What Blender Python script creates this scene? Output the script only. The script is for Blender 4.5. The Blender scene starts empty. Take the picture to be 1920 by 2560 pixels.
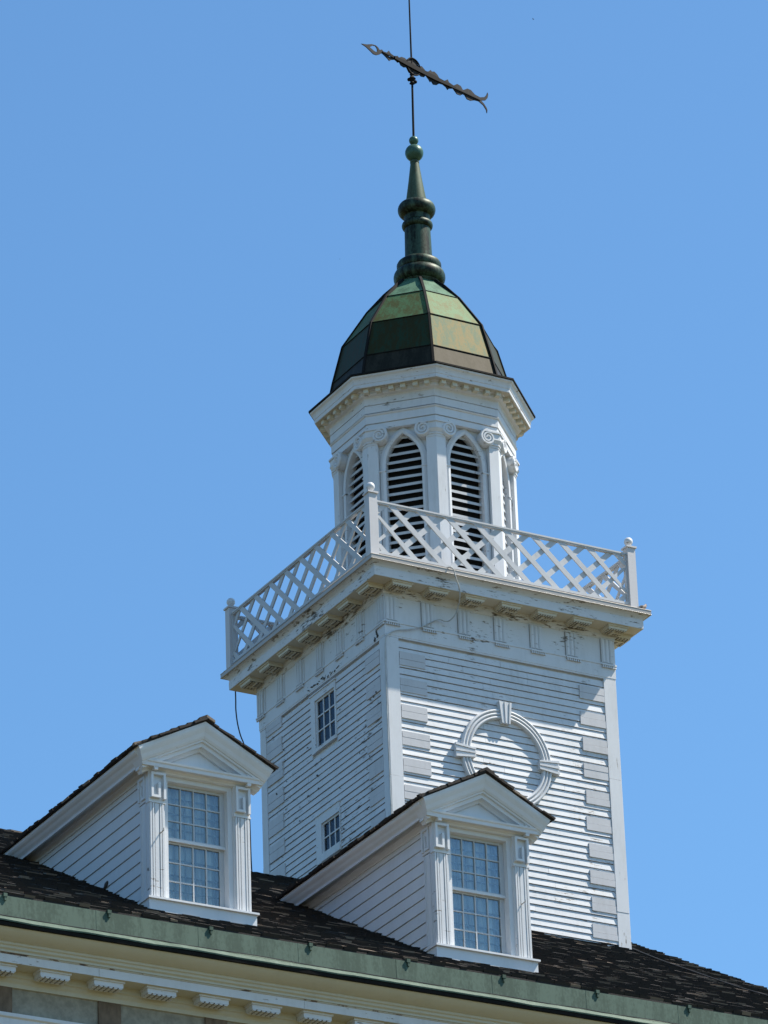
import bpy, bmesh, math, random
from mathutils import Vector, Matrix
random.seed(11)
S = bpy.context.scene
COL = S.collection
# ------------------------------------------------------------------ camera
cam_d = bpy.data.cameras.new('camera'); cam = bpy.data.objects.new('camera', cam_d); COL.objects.link(cam)
CC = Vector((-36.65010831, -63.72684385, -33.21849112))
CR = Vector((0.87403421, -0.48469604, -0.03367419)); CU = Vector((-0.18457796, -0.39535544, 0.89979167)); CF = Vector((0.44943873, 0.78023319, 0.43501838))
m = Matrix.Identity(4)
for i in range(3):
    m[i][0] = CR[i]; m[i][1] = CU[i]; m[i][2] = -CF[i]; m[i][3] = CC[i]
cam.matrix_world = m
cam_d.sensor_fit = 'HORIZONTAL'; cam_d.sensor_width = 36.0; cam_d.lens = 12049.1 / 1920 * 36
cam_d.clip_start = 0.5; cam_d.clip_end = 9000
S.camera = cam
# ------------------------------------------------------------------ light
SUN = Vector((0.533, -0.194, 0.824)).normalized()
elev = math.asin(SUN.z); rot = math.atan2(SUN.x, SUN.y)
W = bpy.data.worlds.new('World'); S.world = W; W.use_nodes = True
nt = W.node_tree; nt.nodes.clear()
sky = nt.nodes.new('ShaderNodeTexSky'); sky.sky_type = 'NISHITA'; sky.sun_disc = False
sky.sun_elevation = elev; sky.sun_rotation = rot; sky.altitude = 200; sky.air_density = 1.0; sky.dust_density = 0.6; sky.ozone_density = 1.6
bg = nt.nodes.new('ShaderNodeBackground'); bg.inputs[1].default_value = 0.081
wo = nt.nodes.new('ShaderNodeOutputWorld')
tn = nt.nodes.new('ShaderNodeMix'); tn.data_type = 'RGBA'; tn.blend_type = 'MULTIPLY'; tn.inputs[0].default_value = 1; tn.inputs[7].default_value = (.86, 1.27, 1.48, 1)   # clear saturated air
nt.links.new(sky.outputs[0], tn.inputs[6]); nt.links.new(tn.outputs[2], bg.inputs[0]); nt.links.new(bg.outputs[0], wo.inputs[0])
sd = bpy.data.lights.new('sun', 'SUN'); sd.energy = 5.0; sd.angle = math.radians(0.53); sd.color = (1.0, 0.93, 0.82)
so = bpy.data.objects.new('sun', sd); COL.objects.link(so); so.rotation_euler = SUN.to_track_quat('Z', 'Y').to_euler(); so.location = (20, -20, 40)
S.view_settings.view_transform = 'Standard'; S.view_settings.look = 'None'; S.view_settings.exposure = 0.70; S.view_settings.gamma = 1.0
S.view_settings.use_curve_mapping = False
# ------------------------------------------------------------------ materials
def newmat(name):
    M = bpy.data.materials.new(name); M.use_nodes = True
    return M, M.node_tree, M.node_tree.nodes['Principled BSDF']
def N(nt, t, **kw):
    n = nt.nodes.new(t)
    for k, v in kw.items(): setattr(n, k, v)
    return n
def pos(nt, sc):
    g = N(nt, 'ShaderNodeNewGeometry'); mp = N(nt, 'ShaderNodeMapping'); mp.inputs['Scale'].default_value = sc
    nt.links.new(g.outputs['Position'], mp.inputs[0]); return mp.outputs[0]
def noise(nt, sc, scale=1, detail=6, rough=.6):
    n = N(nt, 'ShaderNodeTexNoise'); n.inputs['Scale'].default_value = scale; n.inputs['Detail'].default_value = detail; n.inputs['Roughness'].default_value = rough
    nt.links.new(pos(nt, sc), n.inputs['Vector']); return n.outputs[0]
def rng(nt, v, a, b, lo=0., hi=1.):
    r = N(nt, 'ShaderNodeMapRange'); r.interpolation_type = 'SMOOTHSTEP'
    for i, x in enumerate((a, b, lo, hi)): r.inputs[i + 1].default_value = x
    nt.links.new(v, r.inputs[0]); return r.outputs[0]
def mth(nt, op, a, b):
    r = N(nt, 'ShaderNodeMath', operation=op)
    for i, x in enumerate((a, b)):
        if isinstance(x, (int, float)): r.inputs[i].default_value = x
        else: nt.links.new(x, r.inputs[i])
    return r.outputs[0]
def mix(nt, f, a, b, blend='MIX'):
    r = N(nt, 'ShaderNodeMix', data_type='RGBA', blend_type=blend)
    if isinstance(f, (int, float)): r.inputs[0].default_value = f
    else: nt.links.new(f, r.inputs[0])
    for i, x in ((6, a), (7, b)):
        if isinstance(x, tuple): r.inputs[i].default_value = (*x, 1)
        else: nt.links.new(x, r.inputs[i])
    return r.outputs[2]
def bump(nt, bs, h, st, d=.01):
    b = N(nt, 'ShaderNodeBump'); b.inputs['Strength'].default_value = st; b.inputs['Distance'].default_value = d
    nt.links.new(h, b.inputs['Height']); nt.links.new(b.outputs[0], bs.inputs['Normal'])
def paint(name, base=(.63, .635, .645), wear=.0, sc=(7, 7, 26), bare=(.25, .215, .18), grime=.12, rough=.55, dark=(.05, .045, .04)):
    M, nt, bs = newmat(name)
    region = noise(nt, (1, 1, 1), .9, 3)
    fine = noise(nt, sc, 1, 9, .68)
    x = mth(nt, 'ADD', fine, mth(nt, 'MULTIPLY', mth(nt, 'SUBTRACT', region, .5), .5))
    t = .80 - wear * .25
    chip = rng(nt, x, t, t + .05)
    hole = rng(nt, x, t + .07, t + .10)
    g = noise(nt, (2.2, 2.2, 1.1), 1, 7, .65)
    gd = noise(nt, (18, 18, 3.0), 1, 5, .6)
    gm = mth(nt, 'MULTIPLY', rng(nt, g, .35, .75), rng(nt, gd, .3, .75, .3, 1))
    c = mix(nt, mth(nt, 'MULTIPLY', gm, grime * 3), base, tuple(b * .72 for b in (base[0], base[1] * .99, base[2] * .95)))
    c = mix(nt, chip, c, bare); c = mix(nt, hole, c, dark)
    nt.links.new(c, bs.inputs['Base Color']); bs.inputs['Roughness'].default_value = rough
    bump(nt, bs, mth(nt, 'SUBTRACT', noise(nt, (sc[0] * 2, sc[1] * 2, sc[2]), 1, 6, .6), mth(nt, 'MULTIPLY', chip, .8)), .25, .004)
    return M
PAINT = paint('white_paint', wear=.66, sc=(5, 5, 22), grime=.2)
CLEAN = paint('white_paint_trim', wear=.24, grime=.12, base=(.67, .675, .685))
POSTP = paint('cracked_vertical_paint', wear=.60, sc=(22, 22, 3.2), grime=.2)
PEEL = paint('peeling_white_paint', wear=.95, sc=(5, 5, 26), grime=.18)
SIDING = paint('weathered_siding', wear=.74, sc=(4, 4, 26), grime=.26)
QUOIN = paint('greyed_quoin_paint', base=(.54, .53, .535), wear=.40, sc=(5, 5, 22), grime=.2)
CREAM = paint('bounce_cream_paint', base=(.52, .495, .40), wear=.2, grime=.15)  # white paint tinted cream to carry the warm ground bounce
SOFFIT = paint('bounce_soffit_paint', base=(.60, .55, .43), wear=.3, grime=.2)  # warm bounce light from the ground put into the base colour
SOFFIT_SHADE = paint('shaded_soffit_paint', base=(.45, .41, .33), wear=.4, grime=.25)  # grimy soffit, base also darkened as the shade between dentils
GAP = paint('dark_joint_and_gap_shade', base=(.075, .063, .05), wear=0)  # dark colour painted as shade between pegs, also used for triglyph joints
GREYRAIL = paint('grey_weathered_rail', base=(.50, .505, .515), wear=.5, sc=(9, 9, 9), grime=.22)
POSTM = paint('post_paint', base=(.55, .53, .53), wear=.05, grime=.1)
def metal(name, cols, met, rough, streak=(7, 7, .9), spot=26, lo=.35, hi=.65):
    M, nt, bs = newmat(name)
    s = noise(nt, streak, 1, 6, .65); p = noise(nt, (spot, spot, spot * .6), 1, 5, .6)
    f = rng(nt, mth(nt, 'ADD', mth(nt, 'MULTIPLY', s, .65), mth(nt, 'MULTIPLY', p, .35)), lo, hi)
    c = mix(nt, f, cols[0], cols[1])
    nt.links.new(c, bs.inputs['Base Color']); bs.inputs['Specular IOR Level'].default_value = .2; bs.inputs['Roughness'].default_value = rough
    nt.links.new(rng(nt, f, 0, 1, met, met * .55), bs.inputs['Metallic'])
    bump(nt, bs, p, .12, .003); return M
COP0 = metal('bare_brown_copper', ((.026, .024, .017), (.038, .033, .022)), .8, .60)
COP1 = metal('streaked_brown_copper', ((.048, .041, .015), (.022, .044, .020)), .8, .57, streak=(11, 11, .35), lo=.43, hi=.60)
COP2 = metal('green_brown_copper', ((.065, .07, .018), (.062, .135, .055)), .25, .62, spot=34, lo=.40, hi=.60)
COP3 = metal('verdigris_copper', ((.04, .095, .055), (.08, .17, .105)), .05, .7, spot=34, lo=.38, hi=.58)
SEAM = metal('dark_copper_seam', ((.005, .005, .0045), (.010, .009, .008)), .0, .85)
FINM = metal('dark_green_copper', ((.009, .012, .008), (.046, .080, .052)), .4, .48, streak=(8, 8, 1.0), lo=.40, hi=.62)
CONEM = metal('verdigris_cone', ((.045, .062, .036), (.075, .115, .075)), .15, .6, streak=(9, 9, 1))
FIN2 = metal('green_copper_ball', ((.04, .09, .065), (.07, .145, .105)), .3, .38)
GUTM = metal('green_gutter_copper', ((.048, .078, .056), (.082, .126, .094)), .15, .55, streak=(4, 4, .5), lo=.42, hi=.58)
LIPM = metal('pale_green_lip', ((.055, .09, .066), (.09, .135, .105)), .15, .5)
IRON = metal('dark_iron', ((.004, .0035, .0035), (.008, .007, .007)), .0, .8)
VANE = metal('pale_grey_vane_metal', ((.016, .015, .015), (.032, .030, .030)), .1, .75)
EDGE = paint('aluminium_drip_edge', base=(.40, .37, .335), wear=.0, grime=.1, rough=.35)
def shingle_mat():
    M, nt, bs = newmat('brown_wood_shingle')
    a = noise(nt, (6, 6, 6), 1, 3); b = noise(nt, (40, 14, 14), 1, 6, .7)
    at = N(nt, 'ShaderNodeAttribute', attribute_name='tone')
    c = mix(nt, rng(nt, b, .3, .7), (.014, .010, .008), (.028, .020, .015))
    c = mix(nt, rng(nt, at.outputs['Fac'], .85, .99), c, (.21, .16, .12))  # tan on random shingles stands in for tops catching the sun
    c = mix(nt, rng(nt, at.outputs['Fac'], .45, .0), c, (.018, .014, .012))
    nt.links.new(c, bs.inputs['Base Color']); bs.inputs['Roughness'].default_value = .85; bump(nt, bs, b, .5, .01)
    return M
SHIN = shingle_mat()
def plain(name, col, rough=.6, n=(3, 3, 3), var=.25, met=0):
    M, nt, bs = newmat(name)
    c = mix(nt, rng(nt, noise(nt, n, 1, 7, .65), .3, .7), tuple(x * (1 - var) for x in col), tuple(min(1, x * (1 + var)) for x in col))
    nt.links.new(c, bs.inputs['Base Color']); bs.inputs['Roughness'].default_value = rough; bs.inputs['Metallic'].default_value = met
    return M
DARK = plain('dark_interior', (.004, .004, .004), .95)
STUCCO = plain('grey_stucco', (.28, .255, .20), .95, (9, 9, 9), .2)
STRIP = plain('brown_stucco_strip', (.15, .105, .07), .95, (9, 9, 4), .3)
CABLE = plain('black_cable', (.02, .02, .02), .6)
GCABLE = plain('pale_grey_cable', (.42, .42, .40), .6)
FLAKE = plain('curled_paint_shadow', (.045, .04, .035), .9)  # peel marks painted with the shadow under curled paint
NESTM = plain('mud', (.05, .04, .035), .95, (40, 40, 40), .5)
BIRD_D = plain('dark_feathers', (.035, .035, .04), .8, (30, 30, 30), .3)
BIRD_L = plain('pale_feathers', (.35, .27, .22), .8, (30, 30, 30), .3)
SASHP = paint('greyed_sash_paint', base=(.50, .515, .53), wear=.2)
SLAT = paint('worn_slat_paint', base=(.50, .505, .515), wear=.6, sc=(8, 8, 8), grime=.25)
CURT = plain('white_curtain', (.66, .72, .75), .9, (14, 1, .6), .22)
CURTD = plain('reflected_bars', (.30, .33, .35), .9)
GRASS = plain('dry_lawn', (.088, .074, .026), .95, (.3, .3, .3), .3)
def glass(name, tint, tr):
    M, nt, bs = newmat(name); out = nt.nodes['Material Output']
    gl = N(nt, 'ShaderNodeBsdfGlossy'); gl.inputs['Roughness'].default_value = .04; gl.inputs['Color'].default_value = (.9, .95, 1, 1)
    t = N(nt, 'ShaderNodeBsdfTransparent'); t.inputs['Color'].default_value = (*tint, 1)
    fr = N(nt, 'ShaderNodeFresnel'); fr.inputs['IOR'].default_value = 1.55
    mx = N(nt, 'ShaderNodeMixShader'); nt.links.new(mth(nt, 'ADD', fr.outputs[0], tr), mx.inputs[0]); nt.links.new(t.outputs[0], mx.inputs[1]); nt.links.new(gl.outputs[0], mx.inputs[2])
    nt.links.new(mx.outputs[0], out.inputs[0]); return M
GLASS = glass('window_glass', (.92, .94, .92), .02)
GLASSD = glass('dark_window_glass', (.4, .45, .5), -.04)
# ------------------------------------------------------------------ mesh helpers
class MB:
    def __init__(s): s.v = []; s.f = []; s.m = []; s.sm = []; s.tone = []
    def add(s, vs, fs, mi=0, smooth=False, tone=None):
        o = len(s.v); s.v += [tuple(v) for v in vs]
        for f in fs: s.f.append(tuple(i + o for i in f)); s.m.append(mi); s.sm.append(smooth)
        if tone is not None: s.tone += [tone] * len(vs)
        return s
    def box(s, x0, x1, y0, y1, z0, z1, mi=0):
        return s.hexa([(x0, y0, z0), (x1, y0, z0), (x1, y1, z0), (x0, y1, z0), (x0, y0, z1), (x1, y0, z1), (x1, y1, z1), (x0, y1, z1)], mi)
    def hexa(s, p, mi=0, tone=None):
        return s.add(p, [(0, 3, 2, 1), (4, 5, 6, 7), (0, 1, 5, 4), (1, 2, 6, 5), (2, 3, 7, 6), (3, 0, 4, 7)], mi, False, tone)
    def prism(s, pts, a, b, mi=0):                       # closed polygon of 3-d points swept from +a to +b offset vectors
        n = len(pts); A = [Vector(p) + Vector(a) for p in pts]; B = [Vector(p) + Vector(b) for p in pts]
        return s.add(A + B, [tuple(range(n))[::-1], tuple(range(n, 2 * n))] + [(i, (i + 1) % n, n + (i + 1) % n, n + i) for i in range(n)], mi)
    def profx(s, prof, x0, x1, mi=0): return s.prism([(0, y, z) for y, z in prof], (x0, 0, 0), (x1, 0, 0), mi)
    def profy(s, prof, y0, y1, mi=0): return s.prism([(x, 0, z) for x, z in prof], (0, y0, 0), (0, y1, 0), mi)
    def lathe(s, prof, c=(0, 0), n=32, ph=0., k=1., smooth=True, mi=0, cap=False):
        vs = [(c[0] + r * k * math.cos(ph + 2 * math.pi * j / n), c[1] + r * k * math.sin(ph + 2 * math.pi * j / n), z) for r, z in prof for j in range(n)]
        fs = [(i * n + j, i * n + (j + 1) % n, (i + 1) * n + (j + 1) % n, (i + 1) * n + j) for i in range(len(prof) - 1) for j in range(n)]
        if cap: fs += [tuple(range(n))[::-1], tuple(range((len(prof) - 1) * n, len(prof) * n))]
        return s.add(vs, fs, mi, smooth)
    def tube(s, path, r, n=8, mi=0, smooth=True):
        P = [Vector(p) for p in path]; vs = []; L = len(P)
        rr = r if isinstance(r, (list, tuple)) else [r] * L
        d0 = (P[1] - P[0]).normalized(); up = Vector((0, 0, 1)) if abs(d0.z) < .9 else Vector((1, 0, 0))
        a = d0.cross(up).normalized()
        for i in range(L):
            d = (P[min(i + 1, L - 1)] - P[max(i - 1, 0)]).normalized()
            a = (a - d * a.dot(d)).normalized(); b = d.cross(a)
            for j in range(n):
                t = 2 * math.pi * (j + .5) / n; vs.append(P[i] + (a * math.cos(t) + b * math.sin(t)) * rr[i])
        fs = [(i * n + j, i * n + (j + 1) % n, (i + 1) * n + (j + 1) % n, (i + 1) * n + j) for i in range(L - 1) for j in range(n)]
        fs += [tuple(range(n))[::-1], tuple(range((L - 1) * n, L * n))]
        return s.add(vs, fs, mi, smooth)
    def ball(s, c, r, n=20, mi=0, sq=(1, 1, 1)):
        m_ = n // 2; vs = [(c[0] + sq[0] * r * math.sin(math.pi * i / m_) * math.cos(2 * math.pi * j / n), c[1] + sq[1] * r * math.sin(math.pi * i / m_) * math.sin(2 * math.pi * j / n), c[2] + sq[2] * r * math.cos(math.pi * i / m_)) for i in range(1, m_) for j in range(n)]
        o = len(vs); vs += [(c[0], c[1], c[2] + r * sq[2]), (c[0], c[1], c[2] - r * sq[2])]
        fs = [(i * n + j, (i + 1) * n + j, (i + 1) * n + (j + 1) % n, i * n + (j + 1) % n) for i in range(m_ - 2) for j in range(n)]
        fs += [(o, j, (j + 1) % n) for j in range(n)] + [(o + 1, (m_ - 2) * n + (j + 1) % n, (m_ - 2) * n + j) for j in range(n)]
        return s.add(vs, fs, mi, True)
    def build(s, name, mats, parent=None, off=None, loc=None, rz=0., recalc=True):
        me = bpy.data.meshes.new(name)
        if off is None: off = parent['_o'] if parent is not None and '_o' in parent else (0, 0, 0)
        me.from_pydata([(x - off[0], y - off[1], z - off[2]) for x, y, z in s.v], [], s.f)
        for M in (mats if isinstance(mats, (list, tuple)) else [mats]): me.materials.append(M)
        me.polygons.foreach_set('material_index', s.m); me.polygons.foreach_set('use_smooth', s.sm)
        if s.tone:
            at = me.attributes.new('tone', 'FLOAT', 'POINT'); at.data.foreach_set('value', s.tone)
        if recalc:
            bm = bmesh.new(); bm.from_mesh(me); bmesh.ops.recalc_face_normals(bm, faces=bm.faces); bm.to_mesh(me); bm.free()
        if any(s.sm): me.set_sharp_from_angle(angle=math.radians(42))
        me.update()
        o = bpy.data.objects.new(name, me); COL.objects.link(o)
        if parent is not None: o.parent = parent
        if loc is not None: o.location = loc
        o.rotation_euler = (0, 0, rz); o['_o'] = off
        return o
def thing(name, loc, label, cat, group=None):
    e = bpy.data.objects.new(name, None); COL.objects.link(e); e.location = loc; e['label'] = label; e['category'] = cat
    e.empty_display_size = .3
    if group: e['group'] = group
    e['_o'] = tuple(loc); return e
def tag(o, label, cat, group=None):
    o['label'] = label; o['category'] = cat
    if group: o['group'] = group
    return o
def kid(src, parent, loc, rz=0.):                         # a copy of a part, placed in world axes under a parent whose frame starts at parent['_o']
    o = src.copy(); COL.objects.link(o); o.parent = parent; o.location = Vector(loc) - Vector(parent['_o']); o.rotation_euler = (0, 0, rz); return o
R8 = math.pi / 8; K8 = 1 / math.cos(R8)
T = 4.5                                                   # tower width
RS = .547; RZ = -4.916                                    # main roof: z = RZ + RS*y
roofz = lambda y: RZ + RS * y

# ================================================================== ground
mb = MB()
xs = [-4000, -600, -200, -100, -60, -40, -25, -10, 5, 20, 40, 80, 200, 600, 4000]; ys = [-4000, -600, -200, -110] + [-80 + 4 * i for i in range(19)] + [0, 15, 40, 100, 300, 900, 4000]
def gz(x, y):
    t = max(0, min(1, (-12 - y) / 46.)); t = t * t * (3 - 2 * t); return -25.0 - 9.9 * t
for y in ys:
    for x in xs: mb.v.append((x, y, gz(x, y)))
nx = len(xs)
mb.add([], [])
for j in range(len(ys) - 1):
    for i in range(nx - 1): mb.f.append((j * nx + i, j * nx + i + 1, (j + 1) * nx + i + 1, (j + 1) * nx + i)); mb.m.append(0); mb.sm.append(True)
g = mb.build('ground', GRASS, recalc=False); g['kind'] = 'structure'

# ================================================================== shingles
def shingles(mb, o, u, v, n, ul, vl, ex, wd, th, inside=None, seed=1, jv=.012):
    rr = random.Random(seed); o = Vector(o); u = Vector(u).normalized(); v = Vector(v).normalized(); n = Vector(n).normalized()
    for j in range(int(vl / ex) + 1):
        a = -rr.random() * wd; cj = rr.uniform(-.006, .006)
        while a < ul:
            w = wd * rr.uniform(.55, 1.5); b = a + w - rr.uniform(.004, .012)
            a0, b0 = max(a, 0) + (rr.uniform(-.03, .03) if a <= 0 else 0), min(b, ul)
            if b0 - a0 > .03:
                v0 = j * ex + cj + rr.uniform(-jv, jv); v1 = min(v0 + ex * 1.7, vl + .02)
                if v1 - v0 > .04 and (inside is None or inside((a0 + b0) / 2, v0)):
                    h0 = th * rr.uniform(.65, 1.5); h1 = h0 + rr.uniform(-.3, .3) * th; t = rr.random()
                    p = lambda a_, v_, h_: o + u * a_ + v * v_ + n * h_
                    mb.hexa([p(a0, v0, -.012), p(b0, v0, -.012), p(b0, v1, -.02), p(a0, v1, -.02), p(a0, v0, h0), p(b0, v0, h1), p(b0, v1, .004), p(a0, v1, .004)], 0, t)
            a += w
    return mb

# ================================================================== main building
ch = thing('church_building', (-9, 2.25, -25), 'large pale church building with dark shingled gable roof under the white tower', 'building')
XL, XR = -24.0, 5.2
YE = -7.0
mb = MB(); mb.box(XL + .6, XR - .5, -6.4, 10.7, -25, -9.75)
mb.prism([(0, -6.2, -9.75), (0, 10.7, -9.75), (0, 2.25, roofz(2.25) - .25)], (XR - .5, 0, 0), (XR - .75, 0, 0))
mb.prism([(0, -6.2, -9.75), (0, 10.7, -9.75), (0, 2.25, roofz(2.25) - .25)], (XL + .6, 0, 0), (XL + .85, 0, 0))
mb.build('wall', STUCCO, ch)
k = MB(); k.box(0, .35, -6.43, -6.39, -10.30, -9.84)
x = -10.23 - 1.68 * 3; first = None
while x < XR - .9:
    if first is None: first = k.build('frieze_strip', STRIP, ch, off=(0, 0, 0)); first['_o'] = (0, 0, 0); first.location = Vector((x, 0, 0)) - Vector(ch['_o'])
    else: kid(first, ch, (x, 0, 0))
    x += 1.68
MB().profx([(-6.39, -10.85), (-6.48, -10.85), (-6.48, -10.36), (-6.51, -10.34), (-6.51, -10.29), (-6.39, -10.27)], XL + .6, XR - .5).build('architrave_band', PAINT, ch)
# eave cornice profile
prof = [(-6.35, -9.885), (-6.435, -9.885), (-6.445, -9.83), (-6.465, -9.80), (-6.475, -9.765), (-6.50, -9.75), (-6.505, -9.664), (-6.78, -9.664), (-6.785, -9.548), (-6.80, -9.530), (-6.82, -9.53), (-6.82, -9.500), (-6.85, -9.480), (-6.855, -9.45), (-6.88, -9.435), (-6.885, -9.41)]
for i in range(9):                                        # hollow crown
    t = i / 8 * math.pi / 2; prof.append((-6.885 - .215 * math.sin(t) * .55 - .215 * .45 * (i / 8), -9.405 + .125 * (1 - math.cos(t)) * .5 + .0625 * (i / 8)))
prof += [(-7.105, -9.26), (-6.9, -9.05), (-6.19, -9.0)]
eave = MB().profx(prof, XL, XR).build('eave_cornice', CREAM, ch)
fb = MB(); x = XL; rr = random.Random(77)
while x < XR:
    x2 = min(XR, x + rr.uniform(2.5, 4)); e = rr.uniform(0, .004); fb.box(x, x2 - .004, -6.792 - e, -6.7805, -9.672, -9.55); x = x2
fb.build('fascia', PAINT, eave)
MB().profx([(-6.782, -9.549), (-6.806, -9.549), (-6.806, -9.531), (-6.782, -9.531)], XL, XR).build('rusty_joint', paint('rust_stained_joint', base=(.5, .44, .33), wear=1.0, sc=(3.5, 3.5, 9), bare=(.14, .07, .03), dark=(.05, .03, .02)), eave)
k = MB()                                                  # mutule: tapered block with small pegs
k.box(-.225, .225, -6.725, -6.515, -9.768, -9.70); k.box(-.245, .245, -6.745, -6.51, -9.699, -9.66)
k.box(-.21, .21, -6.715, -6.525, -9.7725, -9.7685, 1)  # dark sheet painted as the shade between the pegs
for i in range(6):
    for j in range(3): k.box(-.215 + i * .0745, -.215 + i * .0745 + .05, -6.722 + j * .068, -6.722 + j * .068 + .046, -9.785, -9.770)
x = -9.36 - .829 * 12; first = None
while x < XR - .3:
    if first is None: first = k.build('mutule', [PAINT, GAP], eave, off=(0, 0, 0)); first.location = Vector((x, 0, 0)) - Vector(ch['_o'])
    else: kid(first, eave, (x, 0, 0))
    x += .829
# gutter board, lip, drip
gut = MB(); gut.hexa([(XL, -7.035, -9.10), (XR + .03, -7.035, -9.10), (XR + .03, -6.98, -9.10), (XL, -6.98, -9.10), (XL, -7.02, -8.79), (XR + .03, -7.02, -8.79), (XR + .03, -6.97, -8.77), (XL, -6.97, -8.77)])
x = XL + .73
while x < XR: gut.hexa([(x, -7.0375, -9.10), (x + .03, -7.0375, -9.10), (x + .03, -7.03, -9.10), (x, -7.03, -9.10), (x, -7.0225, -8.79), (x + .03, -7.0225, -8.79), (x + .03, -7.015, -8.79), (x, -7.015, -8.79)]); x += 1.6
gb = gut.build('gutter', GUTM, ch)
rr = random.Random(5); lip = MB(); xa = XL; pts = []
while xa < XR: pts.append((xa, rr.uniform(-.006, .006), rr.uniform(-.008, .008))); xa += rr.uniform(.25, .6)
pts.append((XR + .03, 0, 0))
for (a, d1, d2), (b, e1, e2) in zip(pts, pts[1:]):
    lip.hexa([(a, -7.16 + d1, -9.225 + d2), (b, -7.16 + e1, -9.225 + e2), (b, -7.03, -9.13), (a, -7.03, -9.13), (a, -7.165 + d1, -9.205 + d2), (b, -7.165 + e1, -9.205 + e2), (b, -7.03, -9.085), (a, -7.03, -9.085)])
lip.build('gutter_lip', LIPM, gb)
MB().profx([(-7.10, -9.275), (-7.145, -9.275), (-7.152, -9.228), (-7.04, -9.15), (-7.0, -9.15)], XL, XR + .02).build('drip_board', SEAM, gb)
k = MB(); k.box(-.028, .03, -7.05, -6.99, -8.815, -8.762); k.box(-.012, .015, -7.046, -7.02, -8.87, -8.815)
x = -10.27 - 1.6 * 4; first = None
while x < XR:
    if first is None: first = k.build('gutter_clip', GUTM, gb, off=(0, 0, 0)); first.location = Vector((x, 0, 0)) - Vector(ch['_o'])
    else: kid(first, gb, (x, 0, 0))
    x += 1.6
# roof
zr = roofz(2.25)
mb = MB(); mb.prism([(0, -6.99, roofz(-6.99) - .10), (0, -6.99, roofz(-6.99) - .015), (0, 2.25, zr - .015), (0, 11.5, roofz(-7.0) - .015), (0, 11.5, roofz(-7.0) - .1), (0, 2.25, zr - .12)], (XL, 0, 0), (XR, 0, 0))
rf = mb.build('roof', SHIN, ch)
vd = Vector((0, 1, RS)).normalized(); nd = Vector((0, -RS, 1)).normalized()
mb = MB(); XS = -16
shingles(mb, (XS, -6.99, roofz(-6.99)), (1, 0, 0), vd, nd, XR + .06 - XS, 9.24 / vd.y, .14, .21, .028, seed=3, jv=.018)
rs = random.Random(8); a = XS                             # ridge caps
while a < XR:
    w = rs.uniform(.16, .3); z = zr + rs.uniform(-.005, .02)
    for sg in (-1, 1):
        mb.hexa([(a, 2.25 + sg * .15, z - .082 + .02), (a + w + .05, 2.25 + sg * .15, z - .082 + .015), (a + w + .05, 2.25, z - .01), (a, 2.25, z - .01), (a, 2.25 + sg * .15, z - .045 + .02), (a + w + .05, 2.25 + sg * .15, z - .05 + .01), (a + w + .05, 2.25, z + .025), (a, 2.25, z + .03)], 0, rs.random())
    a += w
mb.build('shingle_courses', SHIN, rf, recalc=False)

# ================================================================== bell tower
tw = thing('bell_tower', (2.25, 2.25, -6), 'square white clapboard tower with bracketed cornice rising from the dark roof', 'tower')
ZB = -5.9
# face frames: (origin corner, along, outward)
FACES = [((0, 0), (1, 0), (0, -1)), ((0, T), (0, -1), (-1, 0)), ((T, 0), (0, 1), (1, 0)), ((T, T), (-1, 0), (0, 1))]   # right(south) , left(west), far right, back
def fp(fi, a, d, z):                                      # a along the face from its left end, d outward
    o, t, n = FACES[fi]; return (o[0] + t[0] * a + n[0] * d, o[1] + t[1] * a + n[1] * d, z)
def fbox(mb, fi, a0, a1, d0, d1, z0, z1, mi=0):
    return mb.hexa([fp(fi, a0, d1, z0), fp(fi, a1, d1, z0), fp(fi, a1, d0, z0), fp(fi, a0, d0, z0), fp(fi, a0, d1, z1), fp(fi, a1, d1, z1), fp(fi, a1, d0, z1), fp(fi, a0, d0, z1)], mi)
mb = MB(); mb.box(.05, T - .05, .05, T - .05, -8.2, 1.0); mb.build('wall', PAINT, tw)
EXP = .1208
holes_left = [(T - 2.66, T - 1.77, -1.16, -.09), (T - 2.60, T - 1.75, -3.20, -2.32)]
def siding(fi, holes, seed, mat):
    rr = random.Random(seed); mb = MB(); z = -.045; row = 0
    while z > ZB:
        z0 = z - EXP + rr.uniform(-.004, .004)
        segs = [(.20, T - .20)]
        for h0, h1, hz0, hz1 in holes:
            if z0 < hz1 - .02 and z > hz0 + .02:
                segs = [s for a, b in segs for s in ((a, h0), (h1, b)) if s[1] - s[0] > .02]
        cuts = []
        for a, b in segs:
            while b - a > 2.6:
                c = a + rr.uniform(1.0, 2.2)
                if b - c < .5: break
                cuts.append((a, c)); a = c + .004
            cuts.append((a, b))
        for a, b in cuts:
            ta = rr.uniform(-.002, .003); tb = rr.uniform(-.002, .003); dz = rr.uniform(-.003, .003); dz2 = rr.uniform(-.003, .003)
            gp = .011 + rr.uniform(0, .004)
            P = lambda a_, d_, z_: fp(fi, a_, d_, z_)
            mb.hexa([P(a, -.026 + .025 + ta, z0 + gp + dz), P(b, -.026 + .025 + tb, z0 + gp + dz2), P(b, -.06, z0 + gp + dz2), P(a, -.06, z0 + gp + dz),
                     P(a, -.026 + .011, z + dz), P(b, -.026 + .011, z + dz2), P(b, -.06, z + dz2), P(a, -.06, z + dz)])
        z = z0; row += 1
    return mb.build('clapboard_siding', mat, tw)
siding(0, [], 1, SIDING); siding(1, holes_left, 2, SIDING); siding(2, [], 3, SIDING); siding(3, [], 4, SIDING)
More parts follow.
